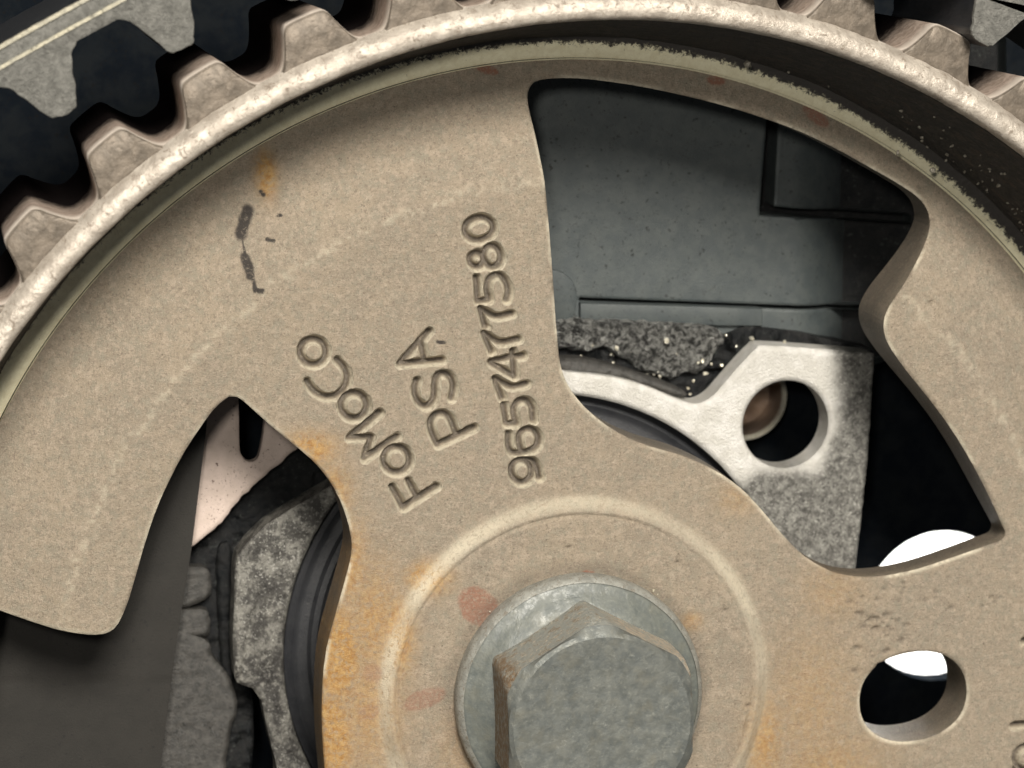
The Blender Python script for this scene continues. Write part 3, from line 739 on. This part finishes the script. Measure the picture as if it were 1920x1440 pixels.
bracket = thing('slotted_bracket', 'pinkish slotted metal bracket edge visible in the left pulley window', 'bracket')
bq = at([(300, 560), (700, 560), (700, 760), (590, 822), (548, 850), (520, 872), (490, 900), (452, 934), (420, 972), (395, 1000), (360, 1026), (300, 1060)], 378)
slot = smooth_poly(at([(446, 600), (448, 760), (449, 830), (452, 852), (464, 866), (480, 864), (488, 848), (496, 800), (500, 740), (506, 600)], 378), n=4)
b1_, b2_ = poly_sdf(bq), poly_sdf(slot)
lo, hi = bq.min(0), bq.max(0)
relief('bracket_plate', lambda x, z: np.maximum(b1_(x, z) + 7 * fbm(x, z, 20, 2, 141), -b2_(x, z)), rng(lo[0] - 8, hi[0] + 8, 4), rng(lo[1] - 8, hi[1] + 8, 4), 378, lambda x, z, s: -4 * (1 - np.clip(-s / 6, 0, 1)) ** 2 + 3 * fbm(x, z, 30, 3, 143), 26, M_PINK, bracket)

# back plate with a round opening, added white sheet behind it standing for daylight
plate = thing('rear_plate', 'black rear plate with a round hole showing white light', 'plate')
PD = 770
hk = (DIST + PD) / (DIST + 600)
hc = np.array([(956. + CX) * hk - CX, CY - (39. + CY) * hk])
def ps(x, z): return np.maximum(rect(-2600, 2600, -2200, 2600)(x, z), 168.4 * hk - np.hypot(x - hc[0], z - hc[1]))
relief('plate_sheet', ps, np.unique(np.concatenate([rng(-2610, 700, 60), rng(700, 1200, 9), rng(1200, 2610, 60)])), np.unique(np.concatenate([rng(-2210, -300, 60), rng(-300, 240, 9), rng(240, 2610, 60)])), PD, lambda x, z, s: 6 * fbm(x, z, 120, 3, 151), 46, M_BACK, plate)
bdm = prism('backdrop', [(-9000, -7000), (9000, -7000), (9000, 7000), (-9000, 7000)], 3200, 3260, M_WHITE, None, 0)
tag(bdm, 'added white sheet standing for daylight behind the round hole', 'backdrop', kind='structure')

# ================================================================== loose swarf and grit
def grit(name, spots, mat, label):
    bm = bmesh.new(); r_ = np.random.RandomState(3)
    for x, z, d, s_ in spots:
        mtx = Matrix.Translation((x * U, d * U, z * U)) @ Matrix.Rotation(r_.uniform(0, 6), 4, Vector(r_.normal(size=3)).normalized()) @ Matrix.Diagonal((s_ * U, s_ * U * r_.uniform(.4, .9), s_ * U * r_.uniform(.5, 1), 1))
        bmesh.ops.create_icosphere(bm, subdivisions=1, radius=1, matrix=mtx)
    for v in bm.verts: v.co += Vector(r_.normal(0, .6 * U, 3))
    me = bpy.data.meshes.new(name); bm.to_mesh(me); bm.free()
    return tag(link(name, me, mat), label, 'swarf', kind='stuff')
r_ = np.random.RandomState(12); sp_ = []
for k in range(80):
    a = math.radians(r_.normal(47, 7)); f = r_.beta(2.4, 1.2)
    r0 = 1248 + 44 * (1 - f) - 2; d0 = 66 - 300 * (1 - f)
    sp_.append((r0 * math.cos(a), r0 * math.sin(a), d0, r_.uniform(1.5, 4)))
for px, py, s_ in [(1399, 120, 8), (1556, 142, 4), (1708, 222, 6), (1680, 285, 6), (1745, 318, 7), (1870, 345, 9), (1735, 275, 4)]:
    q = at([(px, py)], -20)[0]; sp_.append((q[0], q[1], -30, s_))
grit('metal_swarf', sp_, M_DUST, 'fine bright metal grit caught on the sooty inner rim')
sp_ = []
for px, py, s_ in [(1249, 638, 9), (1408, 634, 8), (1316, 676, 6), (1308, 680, 4), (1299, 713, 4), (1293, 738, 5), (1236, 705, 5), (1155, 652, 6), (1320, 700, 5), (1262, 725, 4), (1225, 702, 4), (1360, 628, 4), (1470, 640, 4)]:
    q = at([(px, py)], 385)[0]; sp_.append((q[0], q[1], 380, s_))
for k in range(60):
    q = at([(r_.uniform(1060, 1400), r_.uniform(640, 745))], 400)[0]; sp_.append((q[0], q[1], 405 + r_.uniform(-8, 10), r_.uniform(2, 4.5)))
grit('casting_grit', sp_, M_CHIP, 'bright grit stuck in the oily recess above the housing')
sp_ = []
for k in range(26):
    a = r_.uniform(0, 2 * math.pi); q = r_.uniform(239, 246); sp_.append((q * math.cos(a), q * math.sin(a), -20 + r_.uniform(-6, 4), r_.uniform(1.5, 4)))
grit('flange_grit', sp_, M_CHIP, 'tiny bright grains along the bolt flange edge')
